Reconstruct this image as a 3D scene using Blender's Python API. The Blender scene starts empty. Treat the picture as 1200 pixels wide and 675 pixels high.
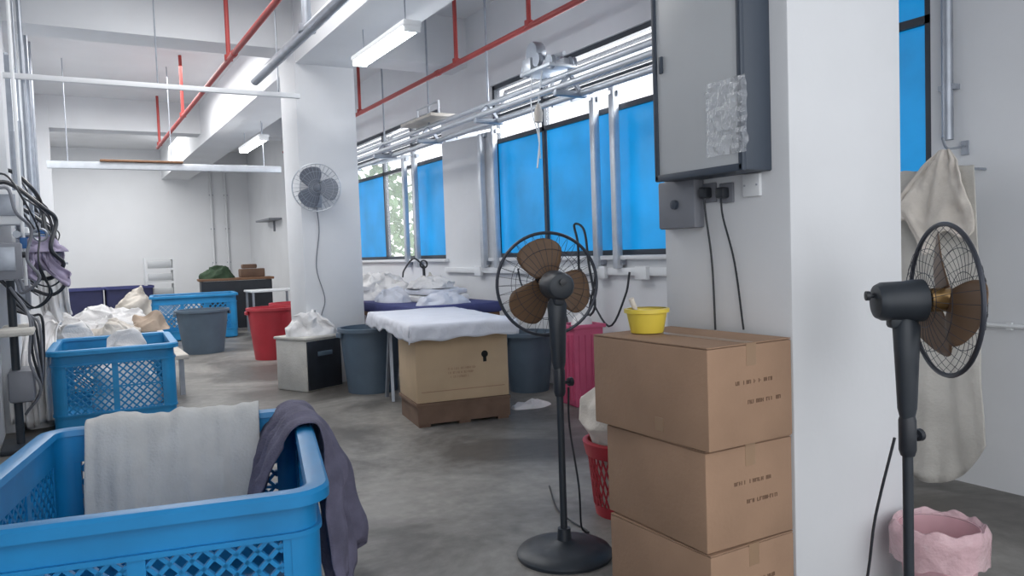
import bpy, bmesh, math, random
from mathutils import Vector, Matrix, noise
random.seed(4)
PI = math.pi
C = bpy.context.scene.collection
R = math.radians
V = Vector

# ------------------------------------------------------------------ camera
F = 900.0
EYE = V((0, 0, 1.45))
CR = Matrix.Rotation(-R(30.3), 3, 'Z') @ Matrix.Rotation(R(90 - 2.8), 3, 'X') @ Matrix.Rotation(-R(2.0), 3, 'Z')
cd = bpy.data.cameras.new('camera'); cam = bpy.data.objects.new('camera', cd); C.objects.link(cam)
cd.sensor_width = 36; cd.lens = 27; cd.clip_end = 200
cam.matrix_world = Matrix.Translation(EYE) @ CR.to_4x4()
bpy.context.scene.camera = cam
def ray(px, py): return CR @ V(((px - 600) / F, (337.5 - py) / F, -1))
def UZ(px, py, z):
    d = ray(px, py); return EYE + d * ((z - EYE.z) / d.z)
def UX(px, py, x):
    d = ray(px, py); return EYE + d * (x / d.x)
def UY(px, py, y):
    d = ray(px, py); return EYE + d * (y / d.y)

# ------------------------------------------------------------------ materials
def mat(name, col, rough=0.6, metal=0.0, var=0.0, scale=8.0, bump=0.0, bscale=40.0, emit=None, es=0, alpha=1, trans=0):
    m = bpy.data.materials.new(name); m.use_nodes = True
    nt = m.node_tree; b = nt.nodes['Principled BSDF']
    b.inputs['Base Color'].default_value = (*col, 1)
    b.inputs['Roughness'].default_value = rough; b.inputs['Metallic'].default_value = metal
    if trans: b.inputs['Transmission Weight'].default_value = trans
    if alpha < 1: b.inputs['Alpha'].default_value = alpha
    tc = nt.nodes.new('ShaderNodeTexCoord')
    if emit:
        b.inputs['Emission Color'].default_value = (*emit, 1); b.inputs['Emission Strength'].default_value = es
    if var > 0:
        n = nt.nodes.new('ShaderNodeTexNoise'); n.inputs['Scale'].default_value = scale; n.inputs['Detail'].default_value = 6
        nt.links.new(tc.outputs['Object'], n.inputs['Vector'])
        r = nt.nodes.new('ShaderNodeValToRGB')
        r.color_ramp.elements[0].position = .3; r.color_ramp.elements[1].position = .7
        r.color_ramp.elements[0].color = (*[max(0, c * (1 - var)) for c in col], 1)
        r.color_ramp.elements[1].color = (*[min(1, c * (1 + var * .6)) for c in col], 1)
        nt.links.new(n.outputs['Fac'], r.inputs['Fac']); nt.links.new(r.outputs['Color'], b.inputs['Base Color'])
        if emit:
            mr = nt.nodes.new('ShaderNodeMapRange'); mr.inputs['From Min'].default_value = .3; mr.inputs['From Max'].default_value = .7
            mr.inputs['To Min'].default_value = es*(1-var); mr.inputs['To Max'].default_value = es*(1+var)
            nt.links.new(n.outputs['Fac'], mr.inputs['Value']); nt.links.new(mr.outputs['Result'], b.inputs['Emission Strength'])
    if bump > 0:
        n2 = nt.nodes.new('ShaderNodeTexNoise'); n2.inputs['Scale'].default_value = bscale; n2.inputs['Detail'].default_value = 4
        nt.links.new(tc.outputs['Object'], n2.inputs['Vector'])
        bp = nt.nodes.new('ShaderNodeBump'); bp.inputs['Strength'].default_value = bump; bp.inputs['Distance'].default_value = .02
        nt.links.new(n2.outputs['Fac'], bp.inputs['Height']); nt.links.new(bp.outputs['Normal'], b.inputs['Normal'])
    return m
M = {}
M['wall'] = mat('wall_paint', (.70, .715, .74), .8, 0, .06, 1.2, .05, 30)
M['wallb'] = mat('back_wall_paint', (.76, .775, .80), .8, 0, .05, .8)
M['ceil'] = mat('ceiling_paint', (.72, .73, .75), .85, 0, .07, .7)
M['blue'] = mat('blue_plastic', (.006, .215, .50), .42, 0, .12, 5)
M['blue2'] = mat('blue_plastic_worn', (.012, .235, .51), .5, 0, .15, 5)
M['film'] = mat('glowing_blue_film', (.01, .16, .34), .35, 0, .24, 1.3, emit=(.0, .24, .60), es=.68)  # emission stands in for daylight shining through the film
M['clear'] = mat('clear_glass', (.95, .97, 1), .05, 0, alpha=.15)
M['frost'] = mat('glowing_frosted_glass', (.92, .95, .98), .4, 0, emit=(.95, .98, 1), es=.45)  # faint glow put into the glass in place of daylight from outside
M['frame'] = mat('dark_window_frame', (.035, .045, .06), .5)
M['card'] = mat('cardboard', (.34, .215, .14), .85, 0, .14, 3, .1, 60)
M['card2'] = mat('pale_cardboard', (.50, .37, .24), .85, 0, .10, 3, .1, 60)
M['cardd'] = mat('dark_cardboard', (.16, .10, .07), .9, 0, .2, 6)
M['tape'] = mat('packing_tape', (.31, .205, .13), .3)
M['print'] = mat('faded_print', (.17, .10, .065), .9)
M['hole'] = mat('black_hole', (.01, .01, .01), .9)
M['black'] = mat('black_plastic', (.018, .022, .03), .4, 0, .2, 10)
M['iron'] = mat('dark_enamel', (.025, .032, .042), .45, .1, .15, 10)
M['wire'] = mat('cage_wire', (.045, .05, .065), .4, .5)
M['gold'] = mat('brass_hub', (.3, .19, .08), .35, .7)
M['blade'] = mat('brown_fan_blade', (.15, .088, .05), .5, 0, .12, 6)
M['gblade'] = mat('grey_fan_blade', (.16, .18, .22), .5)
M['alu'] = mat('aluminium', (.62, .65, .69), .38, .5, .08, 10)
M['galv'] = mat('galvanised', (.36, .39, .44), .4, .6, .15, 8)
M['red'] = mat('red_pipe_paint', (.38, .05, .045), .5, 0, .15, 4)
M['white'] = mat('white_plastic', (.76, .78, .80), .5)
M['cloth'] = mat('white_cotton', (.74, .73, .73), .95, 0, .08, 6, .25, 70)
M['sheet'] = mat('pale_blue_sheet', (.68, .70, .77), .95, 0, .05, 6, .15, 50)
M['cream'] = mat('cream_cotton', (.66, .61, .55), .95, 0, .14, 6, .25, 60)
M['offw'] = mat('off_white_cotton', (.58, .56, .52), .95, 0, .14, 4, .25, 50)
M['towel'] = mat('thin_white_towel', (.58, .585, .58), .95, 0, .08, 9, .25, 80)
M['darkcloth'] = mat('dark_violet_cloth', (.14, .135, .20), .95, 0, .3, 9, .3, 80)
M['purple'] = mat('violet_cover', (.065, .075, .22), .8, 0, .15, 5)
M['navy'] = mat('navy_plastic', (.03, .035, .11), .6, 0, .15, 5)
M['lilac'] = mat('lilac_cloth', (.36, .32, .44), .95, 0, .25, 8)
M['brownc'] = mat('tan_cloth', (.46, .36, .28), .95, 0, .2, 8)
M['bin'] = mat('slate_plastic', (.09, .13, .175), .5, 0, .1, 5)
M['redp'] = mat('red_plastic', (.43, .03, .045), .45, 0, .1, 5)
M['pinkp'] = mat('rose_plastic', (.55, .09, .19), .5, 0, .1, 5)
M['pink'] = mat('pale_pink_plastic', (.80, .50, .55), .35, 0, .1, 5, trans=.25)
M['pbag'] = mat('pink_plastic_film', (.85, .60, .64), .22, 0, .1, 9, alpha=.6, bump=.7, bscale=25)
M['yellow'] = mat('yellow_plastic', (.72, .56, .07), .4, 0, .05, 5)
M['box'] = mat('grey_enclosure', (.52, .54, .56), .35, 0, .04, 2)
M['boxd'] = mat('dark_enclosure_frame', (.045, .06, .085), .45)
M['pouch'] = mat('clear_crinkled_film', (.85, .88, .92), .08, .3, alpha=.42, bump=1, bscale=35)
M['sock'] = mat('grey_socket', (.20, .21, .24), .5)
M['wood'] = mat('brown_wood', (.20, .10, .05), .6, 0, .25, 5)
M['tube'] = mat('lit_tube', (1, 1, 1), .4, emit=(.95, .98, 1), es=18)
M['olive'] = mat('dark_green_fabric', (.03, .06, .03), .9, 0, .3, 8)
M['leaf'] = mat('tree_foliage', (.22, .33, .18), .9, 0, .5, 5)
M['skyp'] = mat('blue_valve_paint', (.03, .14, .38), .5)

def floor_mat():
    m = bpy.data.materials.new('cement_floor'); m.use_nodes = True
    nt = m.node_tree; b = nt.nodes['Principled BSDF']
    tc = nt.nodes.new('ShaderNodeTexCoord')
    n = nt.nodes.new('ShaderNodeTexNoise'); n.inputs['Scale'].default_value = .75; n.inputs['Detail'].default_value = 10; n.inputs['Roughness'].default_value = .68; n.inputs['Distortion'].default_value = .7
    r = nt.nodes.new('ShaderNodeValToRGB')
    r.color_ramp.elements[0].position = .40; r.color_ramp.elements[0].color = (.115, .107, .098, 1)
    r.color_ramp.elements[1].position = .62; r.color_ramp.elements[1].color = (.36, .345, .32, 1)
    el = r.color_ramp.elements.new(.5); el.color = (.225, .215, .20, 1)
    n2 = nt.nodes.new('ShaderNodeTexNoise'); n2.inputs['Scale'].default_value = 12; n2.inputs['Detail'].default_value = 8
    mx = nt.nodes.new('ShaderNodeMix'); mx.data_type = 'RGBA'; mx.blend_type = 'MULTIPLY'; mx.inputs['Factor'].default_value = .5
    nt.links.new(tc.outputs['Object'], n.inputs['Vector']); nt.links.new(tc.outputs['Object'], n2.inputs['Vector'])
    nt.links.new(n.outputs['Fac'], r.inputs['Fac'])
    nt.links.new(r.outputs['Color'], mx.inputs['A']); nt.links.new(n2.outputs['Fac'], mx.inputs['B'])
    nt.links.new(mx.outputs['Result'], b.inputs['Base Color'])
    rr = nt.nodes.new('ShaderNodeMapRange'); rr.inputs['To Min'].default_value = .3; rr.inputs['To Max'].default_value = .65
    nt.links.new(n.outputs['Fac'], rr.inputs['Value']); nt.links.new(rr.outputs['Result'], b.inputs['Roughness'])
    bp = nt.nodes.new('ShaderNodeBump'); bp.inputs['Strength'].default_value = .06
    nt.links.new(n2.outputs['Fac'], bp.inputs['Height']); nt.links.new(bp.outputs['Normal'], b.inputs['Normal'])
    return m
M['floor'] = floor_mat()

# ------------------------------------------------------------------ mesh builder
def catmull(pts, k=6):
    pts = [V(p) for p in pts]
    if len(pts) < 3: return pts
    P = [pts[0] * 2 - pts[1]] + pts + [pts[-1] * 2 - pts[-2]]
    out = []
    for i in range(1, len(P) - 2):
        for j in range(k):
            t = j / k; a, b, c, d = P[i-1], P[i], P[i+1], P[i+2]
            out.append(.5 * ((2*b) + (c-a)*t + (2*a-5*b+4*c-d)*t*t + (3*b-a-3*c+d)*t**3))
    out.append(pts[-1]); return out
class MB:
    def __init__(s, T=None): s.bm = bmesh.new(); s.T = T or Matrix.Identity(4)
    def v(s, p): return s.bm.verts.new(s.T @ V(p))
    def f(s, vs):
        try: return s.bm.faces.new(vs)
        except ValueError: return None
    def box(s, c, size, rz=0, bev=0, rot=None):
        m = Matrix.Translation(V(c)) @ (rot.to_4x4() if rot is not None else Matrix.Rotation(rz, 4, 'Z')) @ Matrix.Diagonal((*size, 1))
        r = bmesh.ops.create_cube(s.bm, size=1, matrix=s.T @ m)
        if bev > 0:
            es = list({e for v in r['verts'] for e in v.link_edges})
            bmesh.ops.bevel(s.bm, geom=es, offset=bev, segments=2, affect='EDGES', profile=.5)
        return s
    def bar(s, p, q, w, h, up=V((0, 0, 1))):
        p, q = V(p), V(q); d = (q - p); L = d.length; d.normalize()
        x = d.cross(up)
        if x.length < 1e-4: x = d.cross(V((1, 0, 0)))
        x.normalize(); z = x.cross(d)
        rot = Matrix((x, d, z)).transposed()
        return s.box((p + q) / 2, (w, L, h), rot=rot)
    def tube(s, pts, r, n=8, closed=False, r2=None):
        pts = [V(p) for p in pts]; N = len(pts); rings = []
        t0 = (pts[1] - pts[0]).normalized()
        a = t0.cross(V((0, 0, 1)))
        if a.length < .05: a = t0.cross(V((1, 0, 0)))
        a.normalize()
        for i in range(N):
            if closed: t = (pts[(i+1) % N] - pts[i-1])
            else: t = pts[min(i+1, N-1)] - pts[max(i-1, 0)]
            t.normalize(); a = (a - t * a.dot(t))
            a.normalize(); b = t.cross(a)
            rr = r if r2 is None else r + (r2 - r) * i / (N - 1)
            rings.append([s.v(pts[i] + a * math.cos(2*PI*k/n) * rr + b * math.sin(2*PI*k/n) * rr) for k in range(n)])
        for i in range(N if closed else N - 1):
            A, B = rings[i], rings[(i+1) % N]
            for k in range(n): s.f([A[k], A[(k+1) % n], B[(k+1) % n], B[k]])
        if not closed: s.f(rings[0][::-1]); s.f(rings[-1])
        return s
    def ring(s, c, R_, r, M_=None, n=40, m=6):
        M_ = M_ or Matrix.Identity(3)
        return s.tube([V(c) + M_ @ V((R_*math.cos(2*PI*k/n), 0, R_*math.sin(2*PI*k/n))) for k in range(n)], r, m, True)
    def lathe(s, prof, c=(0, 0, 0), n=32, axis='Z', sx=1, sy=1, cap=True):
        c = V(c); rings = []
        for (r, h) in prof:
            if axis == 'Z': rings.append([s.v(c + V((r*sx*math.cos(2*PI*k/n), r*sy*math.sin(2*PI*k/n), h))) for k in range(n)])
            elif axis == 'Y': rings.append([s.v(c + V((r*math.cos(2*PI*k/n), h, -r*math.sin(2*PI*k/n)))) for k in range(n)])
            else: rings.append([s.v(c + V((h, r*math.cos(2*PI*k/n), r*math.sin(2*PI*k/n)))) for k in range(n)])
        for A, B in zip(rings[:-1], rings[1:]):
            for k in range(n): s.f([A[k], A[(k+1) % n], B[(k+1) % n], B[k]])
        if cap: s.f(rings[0][::-1]); s.f(rings[-1])
        return s
    def loopwall(s, W, L, r, prof):
        path = []
        for (sx, sy, a0) in ((1, 1, 0), (-1, 1, 90), (-1, -1, 180), (1, -1, 270)):
            for k in range(7):
                a = R(a0 + k*15); path.append((V((sx*(W/2-r), sy*(L/2-r), 0)), V((math.cos(a), math.sin(a), 0))))
        rings = [[s.v(c + d*(r+o) + V((0, 0, z))) for (o, z) in prof] for c, d in path]
        N = len(rings); n = len(prof)
        for i in range(N):
            A, B = rings[i], rings[(i+1) % N]
            for k in range(n): s.f([A[k], A[(k+1) % n], B[(k+1) % n], B[k]])
        return s
    def grid(s, fn, nu, nv):
        g = [[s.v(fn(i / nu, j / nv)) for j in range(nv + 1)] for i in range(nu + 1)]
        for i in range(nu):
            for j in range(nv): s.f([g[i][j], g[i+1][j], g[i+1][j+1], g[i][j+1]])
        return s
    def build(s, name, m, parent=None, thick=0, loc=None, angle=38):
        bmesh.ops.recalc_face_normals(s.bm, faces=s.bm.faces)
        me = bpy.data.meshes.new(name); s.bm.to_mesh(me); s.bm.free()
        me.materials.append(m)
        for p in me.polygons: p.use_smooth = True
        me.set_sharp_from_angle(angle=R(angle))
        o = bpy.data.objects.new(name, me); C.objects.link(o)
        if parent is not None: o.parent = parent
        if loc is not None: o.location = loc
        if thick:
            md = o.modifiers.new('thickness', 'SOLIDIFY'); md.thickness = thick; md.offset = 0
        return o
def tag(o, label, cat, group=None, kind=None):
    o['label'] = label
    if cat: o['category'] = cat
    if group: o['group'] = group
    if kind: o['kind'] = kind
    return o
def thing(name, label, cat, loc=(0, 0, 0), rz=0, group=None):
    o = bpy.data.objects.new(name, None); C.objects.link(o); o.empty_display_size = .1
    o.location = loc; o.rotation_euler = (0, 0, rz)
    return tag(o, label, cat, group)
def struct(name, mb, m, label=None, parent=None):
    o = mb.build(name, m, parent); o['kind'] = 'structure'
    if label: o['label'] = label
    return o

# ------------------------------------------------------------------ room shell
XW, XL, YB, ZC = 4.5, -.5, 21.8, 4.35
struct('floor', MB().box((1.4, 9.5, -.05), (9, 27, .1)), M['floor'], 'grey worn cement floor')
struct('ceiling', MB().box((1, 10.4, ZC + .1), (8, 23.4, .2)), M['ceil'], 'painted concrete ceiling')
struct('wall_back', MB().box((2, YB + .1, ZC/2), (6, .2, ZC)), M['wallb'], 'plain white far wall')
WZ0, WZT, WZ1 = 1.37, 2.74, 3.4
openings = [(2.70, 3.75), (4.3, 8.05), (9.44, 13.6)]
w = MB()
y = -1.2
for a, b in openings + [(YB, YB)]:
    w.box((XW + .1, (y + a)/2, ZC/2), (.2, a - y, ZC)); 
    if b > a:
        w.box((XW + .1, (a + b)/2, WZ0/2), (.2, b - a, WZ0)); w.box((XW + .1, (a + b)/2, (WZ1 + ZC)/2), (.2, b - a, ZC - WZ1))
    y = b
struct('wall_right', w, M['wall'], 'white window wall')
# windows
def window(n, a, b, mull, clear=(), label=''):
    e = bpy.data.objects.new('window_%d' % n, None); C.objects.link(e); e.location = (XW, a, WZ0); e['kind'] = 'structure'; e['label'] = label
    L = b - a
    f = MB(); x = .06
    for z in (.025, WZT - WZ0, WZ1 - WZ0 - .025): f.box((x, L/2, z), (.07, L, .05))
    f.box((x, L/2, WZT - WZ0 + .3), (.05, L, .03))
    ed = [0] + [m - a for m in mull] + [L]
    for i, m in enumerate(ed):
        mm = min(max(m, .025), L - .025)
        f.box((x, mm, (WZ1 - WZ0)/2), (.07, .05, WZ1 - WZ0))
    f.build('window_frame', M['frame'], e)
    for i in range(len(ed) - 1):
        y0, y1 = ed[i] + .03, ed[i+1] - .03
        isc = i in clear
        MB().box((x, (y0 + y1)/2, (WZT - WZ0)/2), (.008, y1 - y0, WZT - WZ0 - .05)).build('clear_pane' if isc else 'blue_film_pane', M['clear'] if isc else M['film'], e)
        MB().box((x, (y0 + y1)/2, (WZT + WZ1)/2 - WZ0), (.006, y1 - y0, WZ1 - WZT - .05)).build('transom_pane', M['film'] if n == 3 else M['clear'], e)
        s = MB(); ang = R(22)
        rot = Matrix.Rotation(ang, 3, 'Y')
        zc = (WZT + WZ1)/2 - WZ0 + .15
        if n != 3:
            for zz in (-.13, .13):
                s.box(V((x + .07, (y0+y1)/2, zc)) + rot @ V((0, 0, zz)), (.03, y1 - y0 - .02, .03), rot=rot)
            for yy in (y0 + .03, y1 - .03):
                s.box(V((x + .07, yy, zc)), (.03, .03, .28), rot=rot)
            s.build('transom_sash', M['frame'], e)
    return e
window(1, *openings[1], [5.0, 6.97], label='large blue filmed window behind the overhead rail')
window(2, *openings[2], [10.55, 11.7], clear=(1,), label='far blue filmed window with one clear pane')
window(3, *openings[0], [], label='narrow blue window at right behind the hanging cloth')
tag(MB().box((XW - .02, 6.2, WZ0 - .02), (.08, 3.9, .04), bev=.005).build('trim_5', M['wall']), 'sill under the large blue window', None, kind='structure')
tag(MB().box((XW - .02, 11.5, WZ0 - .02), (.08, 4.3, .04), bev=.005).build('trim_6', M['wall']), 'sill under the far blue window', None, kind='structure')

# left wall with opened bright sashes
w = MB()
for a, b in ((4.6, 8.6), (14.6, YB)): w.box((XL - .1, (a+b)/2, ZC/2), (.2, b - a, ZC))
w.box((XL - .1, 11.6, .9), (.2, 6, 1.8)); w.box((XL - .1, 11.6, (3.5 + ZC)/2), (.2, 6, ZC - 3.5))
w.box((-2.6, 1.7, ZC/2), (.2, 5.8, ZC)); w.box((-1.6, 4.7, ZC/2), (2.0, .2, ZC))  # unseen near sections, added to keep open-side light off the near column
struct('wall_left', w, M['wall'], 'white wall at the far left, with unseen near sections added to block light')
e = bpy.data.objects.new('window_4', None); C.objects.link(e); e.location = (XL, 8.6, 1.8); e['kind'] = 'structure'; e['label'] = 'bright window row with sashes opened inwards on the left wall'
f = MB()
for k in range(6): f.box((-.05, .03 + k * 1.188, .85), (.06, .05, 1.7))
f.box((-.05, 3, .03), (.06, 6, .05)); f.box((-.05, 3, 1.67), (.06, 6, .05)); f.build('window_frame', M['white'], e)
for k in range(10):
    ax = R(20 + 8 * (k % 2))
    p0 = V((-.02, .58 + k*.594, 0)); d = V((math.sin(ax), -math.cos(ax), 0)); wl = .52
    for z0, z1 in ((.05, 1.65),):
        q = MB(); q.bar(p0 + V((0,0,z0)), p0 + d*wl + V((0,0,z0)), .03, .05); q.bar(p0 + V((0,0,z1)), p0 + d*wl + V((0,0,z1)), .03, .05)
        q.bar(p0 + V((0,0,z0)), p0 + V((0,0,z1)), .04, .04); q.bar(p0 + d*wl + V((0,0,z0)), p0 + d*wl + V((0,0,z1)), .045, .045)
        o = q.build('opened_sash', M['galv'], e)
        MB().bar(p0 + V((0,0,(z0+z1)/2)), p0 + d*wl + V((0,0,(z0+z1)/2)), .006, z1 - z0).build('sash_glass', M['frost'], o)

# columns and beams
CX0, CX1 = 2.34, 3.02
col = lambda x0, x1, y0, y1: MB().box(((x0+x1)/2, (y0+y1)/2, ZC/2), (x1-x0, y1-y0, ZC), bev=.008)
struct('trim_1', col(CX0, CX1, 1.94, 2.63), M['wall'], 'near white square column behind the cardboard boxes')
struct('trim_2', col(CX0, CX1, 8.6, 9.27), M['wall'], 'middle white square column carrying the wall fan')
struct('trim_3', col(XL, -.06, 15.2, 15.8), M['wall'], 'white pier on the left wall near the far end')
struct('trim_4', col(XL, -.36, 8.0, 8.6), M['wall'], 'white pier on the left wall nearer the camera')
struct('trim_7', MB().box((2.68, 10.4, (3.6 + ZC)/2), (.66, 22.8, ZC - 3.6)), M['wall'], 'deep beam running over the columns')
struct('trim_8', MB().box((2, 8.85, (3.75 + ZC)/2), (5, .45, ZC - 3.75)), M['wall'], 'cross beam over the middle column')
struct('trim_9', MB().box((2, 15.45, (3.8 + ZC)/2), (5, .45, ZC - 3.8)), M['wall'], 'cross beam towards the far wall')
struct('trim_10', MB().box((2, 2.3, (3.75 + ZC)/2), (5, .45, ZC - 3.75)), M['wall'], 'cross beam over the near column')

# ------------------------------------------------------------------ overhead pipes
def pipe_y(name, px, py, z, y0, y1, r, m, label, cat, ups=(), parts='riser'):
    x = UZ(px, py, z).x
    e = thing(name, label, cat, (x, y0, z))
    MB().tube([(0, 0, 0), (0, y1 - y0, 0)], r, 12).build('pipe', m, e)
    for (upx, upy) in ups:
        d = ray(upx, upy); yy = d.y * (x / d.x)
        MB().tube([(0, yy - y0, 0), (0, yy - y0, ZC - z - .002)], r * .8, 10).lathe([(r*1.5, -.03), (r*1.5, .03)], (0, yy - y0, .02), 12).build(parts, m, e)
    for t in (.5, .2): MB().lathe([(r*1.25, -.04), (r*1.25, .04)], (0, (y1-y0)*t, 0), 12, 'Y').build('coupling', m, e)
    return e
pipe_y('sprinkler_pipe', 325, 0, 3.5, 1, 15.1, .028, M['red'], 'red sprinkler pipe nearer the left wall, running above the far blue crates', 'pipe', [(268, 70), (215, 145), (188, 185)])
pipe_y('sprinkler_pipe', 680, 0, 3.5, 1, 15.1, .028, M['red'], 'red sprinkler pipe above the window rail at right of the beam', 'pipe', [(620, 35), (535, 78), (422, 135)])
pipe_y('ceiling_duct', 398, 0, 3.35, 1, 8.5, .05, M['galv'], 'thick grey galvanised pipe beside the middle column', 'pipe', [(360, 40)], 'hanger')
def cross(name, Y, z, x0, x1, sz, m, label, cat):
    e = thing(name, label, cat, (x0, Y, z))
    MB().box(((x1-x0)/2, 0, 0), (x1-x0, sz, sz), bev=.006).build('channel', m, e)
    for t in (.08, .5, .92):
        MB().tube([((x1-x0)*t, 0, 0), ((x1-x0)*t, 0, ZC - z - .002)], .008, 6).build('hanger_rod', M['galv'], e)
    return e
zA = UY(100, 95, 8.3).z
cross('cable_trunking', 8.3, zA, XL + .02, 2.3, .05, M['wall'], 'thin white trunking crossing below the ceiling up to the middle column', 'trunking')
zB = UY(200, 196, 12.5).z
cross('hanging_rail', 12.5, zB, -.1, 3.1, .10, M['alu'], 'pale metal rail hung across the far bay', 'rail')
tag(MB().box((1.1, 12.44, zB + .067), (1.1, .1, .03), bev=.01).build('wood_board', M['wood']), 'brown board lying on the pale rail in the far bay', 'board')
for i, (px, lab) in enumerate([(251, 'left white conduit running down the far wall'), (268, 'right white conduit running down the far wall')]):
    p = UY(px, 300, YB - .03)
    e = thing('wall_conduit', lab, 'conduit', (p.x, YB - .04, 0))
    MB().tube([(0, 0, .9), (0, 0, 3.9)], .03, 10).build('pipe', M['wall'], e)
    for z in (1.4, 2.3, 3.2): MB().box((0, .018, z), (.1, .03, .03)).build('saddle', M['galv'], e)

# fluorescent lights
def tube_light(pa, pb, z, label):
    a, b = UZ(*pa, z), UZ(*pb, z); x = (a.x + b.x)/2
    y0, y1 = min(a.y, b.y), max(a.y, b.y); L = y1 - y0
    e = thing('tube_light', label, 'ceiling light', (x, y0, z))
    hs = MB().box((0, L/2, .05), (.16, L, .05), bev=.01).build('housing', M['white'], e)
    for s in (-.045, .045):
        MB().tube([(s, .04, 0), (s, L - .04, 0)], .018, 10).build('lamp_tube', M['tube'], e)
    for yy in (.02, L - .02): MB().box((0, yy, .01), (.14, .03, .06)).build('end_cap', M['white'], hs)
    for yy in (.15, L - .15):
        MB().tube([(0, yy, .07), (0, yy, ZC - z - .002)], .006, 6).build('hanger_rod', M['galv'], e)
tube_light((418, 76), (487, 34), 3.3, 'lit twin tube light hung beside the beam near the large window')
tube_light((282, 178), (313, 163), 3.3, 'small lit tube light in the far bay left of the middle column')

# ------------------------------------------------------------------ rail along the windows
RZ = 2.78; p = UZ(775, 78, RZ); RX = p.x
e = thing('overhead_track', 'long twin aluminium track hung in front of the windows', 'track', (RX, 3.6, RZ))
RL = 11.0
for dx, dz in ((0, 0), (-.22, .04), (-.11, .16)):
    MB().tube([(dx, 0, dz), (dx, RL, dz)], .028, 12).build('rail', M['alu'], e)
for k in range(8):
    yy = .4 + k * 1.45
    MB().box((-.11, yy, -.01), (.32, .05, .05), bev=.005).bar((0, yy, 0), (-.11, yy, .16), .03, .03).bar((-.22, yy, .04), (-.11, yy, .16), .03, .03).build('cross_bracket', M['galv'], e)
for k in (0, 2, 3, 4, 6):
    yy = .4 + k * 1.45
    MB().tube([(-.11, yy, .16), (-.11, yy, ZC - RZ - .002)], .012, 8).build('hanger_rod', M['galv'], e)
p = UX(655, 92, RX)
e = thing('track_trolley', 'chrome pulley trolley sitting on the overhead track with a dangling white cord', 'trolley', (RX - .11, p.y, RZ + .19))
cp = MB().box((0, 0, .06), (.3, .5, .03), bev=.005).box((-.1, .15, .13), (.08, .14, .12), bev=.01).box((.08, -.1, .1), (.1, .2, .08), bev=.01).build('carriage_plate', M['alu'], e)
for sx in (-.11, .11):
    for sy in (-.2, 0, .2):
        MB().lathe([(.02, -.02), (.06, -.02), (.045, 0), (.06, .02), (.02, .02)], (sx, sy, .09 + (.06 if sy == 0 else 0)), 18, 'X').build('pulley', M['galv'], cp)
MB().lathe([(.03, -.05), (.09, -.05), (.1, -.03), (.1, .03), (.09, .05), (.03, .05)], (-.05, .12, .24), 22, 'X').build('winch_drum', M['galv'], cp)
MB().tube([(0, -.25, .16), (0, .28, .2)], .018, 8).tube([(0, .2, .08), (0, .2, .32)], .015, 8).build('handle_bar', M['alu'], e)
MB().tube(catmull([(-.1, -.05, .05), (-.14, -.02, -.3), (-.1, .03, -.55), (-.15, 0, -.8)]), .008, 6).build('cord', M['white'], e)
MB().tube(catmull([(-.1, .12, .05), (-.13, .1, -.25), (-.1, .05, -.5), (-.05, .1, -.7)]), .006, 6).build('cord', M['white'], e)
MB().lathe([(.01, -.09), (.035, -.08), (.04, 0), (.02, .06), (.01, .08)], (-.14, -.03, -.32), 14).build('counterweight', M['cream'], e)
p = UX(512, 150, RX)
e = thing('track_trolley', 'white shallow tray trolley on the overhead track at the far window', 'trolley', (RX - .11, p.y, RZ + .19))
MB().box((0, 0, .04), (.34, .9, .04), bev=.01).build('tray', M['cream'], e)
MB().tube([(0, -.3, .05), (0, -.3, .22), (0, .3, .22), (0, .3, .05)], .015, 8).build('handle_bar', M['alu'], e)
for px, lab in ((701, 'pale post before the large window, left of the pair nearest the near column'), (724, 'pale post before the large window, right of the pair nearest the near column'),
                (568, 'pale post on the wall pier between windows, left of its pair'), (583, 'pale post at the left edge of the large window'),
                (478, 'pale post before the far window, left of its pair'), (490, 'pale post before the far window, right of its pair')):
    p = UX(px, 305, XW - .06)
    e = thing('wall_post', lab, 'post', (XW - .06, p.y, 1.25), group=None)
    MB().box((0, 0, .83), (.07, .07, 1.66), bev=.008).build('channel', M['alu'], e)
    for zz in (.06, 1.6): MB().box((.03, 0, zz), (.05, .12, .05)).build('bracket', M['galv'], e)
    MB().bar((0, 0, 1.62), (RX - XW + .09, 0, RZ - 1.27), .03, .03).build('stay', M['alu'], e)
e = thing('socket_trunking', 'white cable trunking with outlet boxes under the large window', 'trunking', (XW - .025, 3, 1.22))
MB().box((0, 3.2, 0), (.05, 6.4, .07), bev=.005).build('channel', M['white'], e)
for yy in (1.4, 2.3, 2.9, 4.1, 5.4):
    MB().box((-.035, yy, -.01), (.05, .16, .12), bev=.01).build('outlet_box', M['white'], e)
for i, (yy, sag, zz) in enumerate(((5.4, .5, .1), (5.9, .75, .12), (6.6, .4, .1))):
    tag(MB().tube(catmull([(XW-.12, yy, 1.22), (XW-.14, yy+.05, 1.0), (XW-.18, yy+.25, 1.22-sag), (XW-.16, yy+.6, 1.05), (XW-.12, yy+.75, 1.24)]), .01, 6).build('power_cable', M['black']),
        ['looped black cable under the large window nearest the boxes', 'deepest looped black cable under the large window', 'looped black cable under the large window farthest from the boxes'][i], 'cable')
pa = UX(676, 300, 4.36)
tag(MB().tube(catmull([V((4.38, pa.y, 1.2)), V((4.34, pa.y-.05, 1.5)), V((4.34, pa.y, 1.68)), V((4.34, pa.y-.16, 1.62)), V((4.34, pa.y-.22, 1.3)), V((4.34, pa.y-.3, .9)), V((4.36, pa.y-.1, .75))]), .012, 6).build('power_cable', M['black']), 'black cable looping up before the large window behind the standing fan', 'cable')

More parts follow.
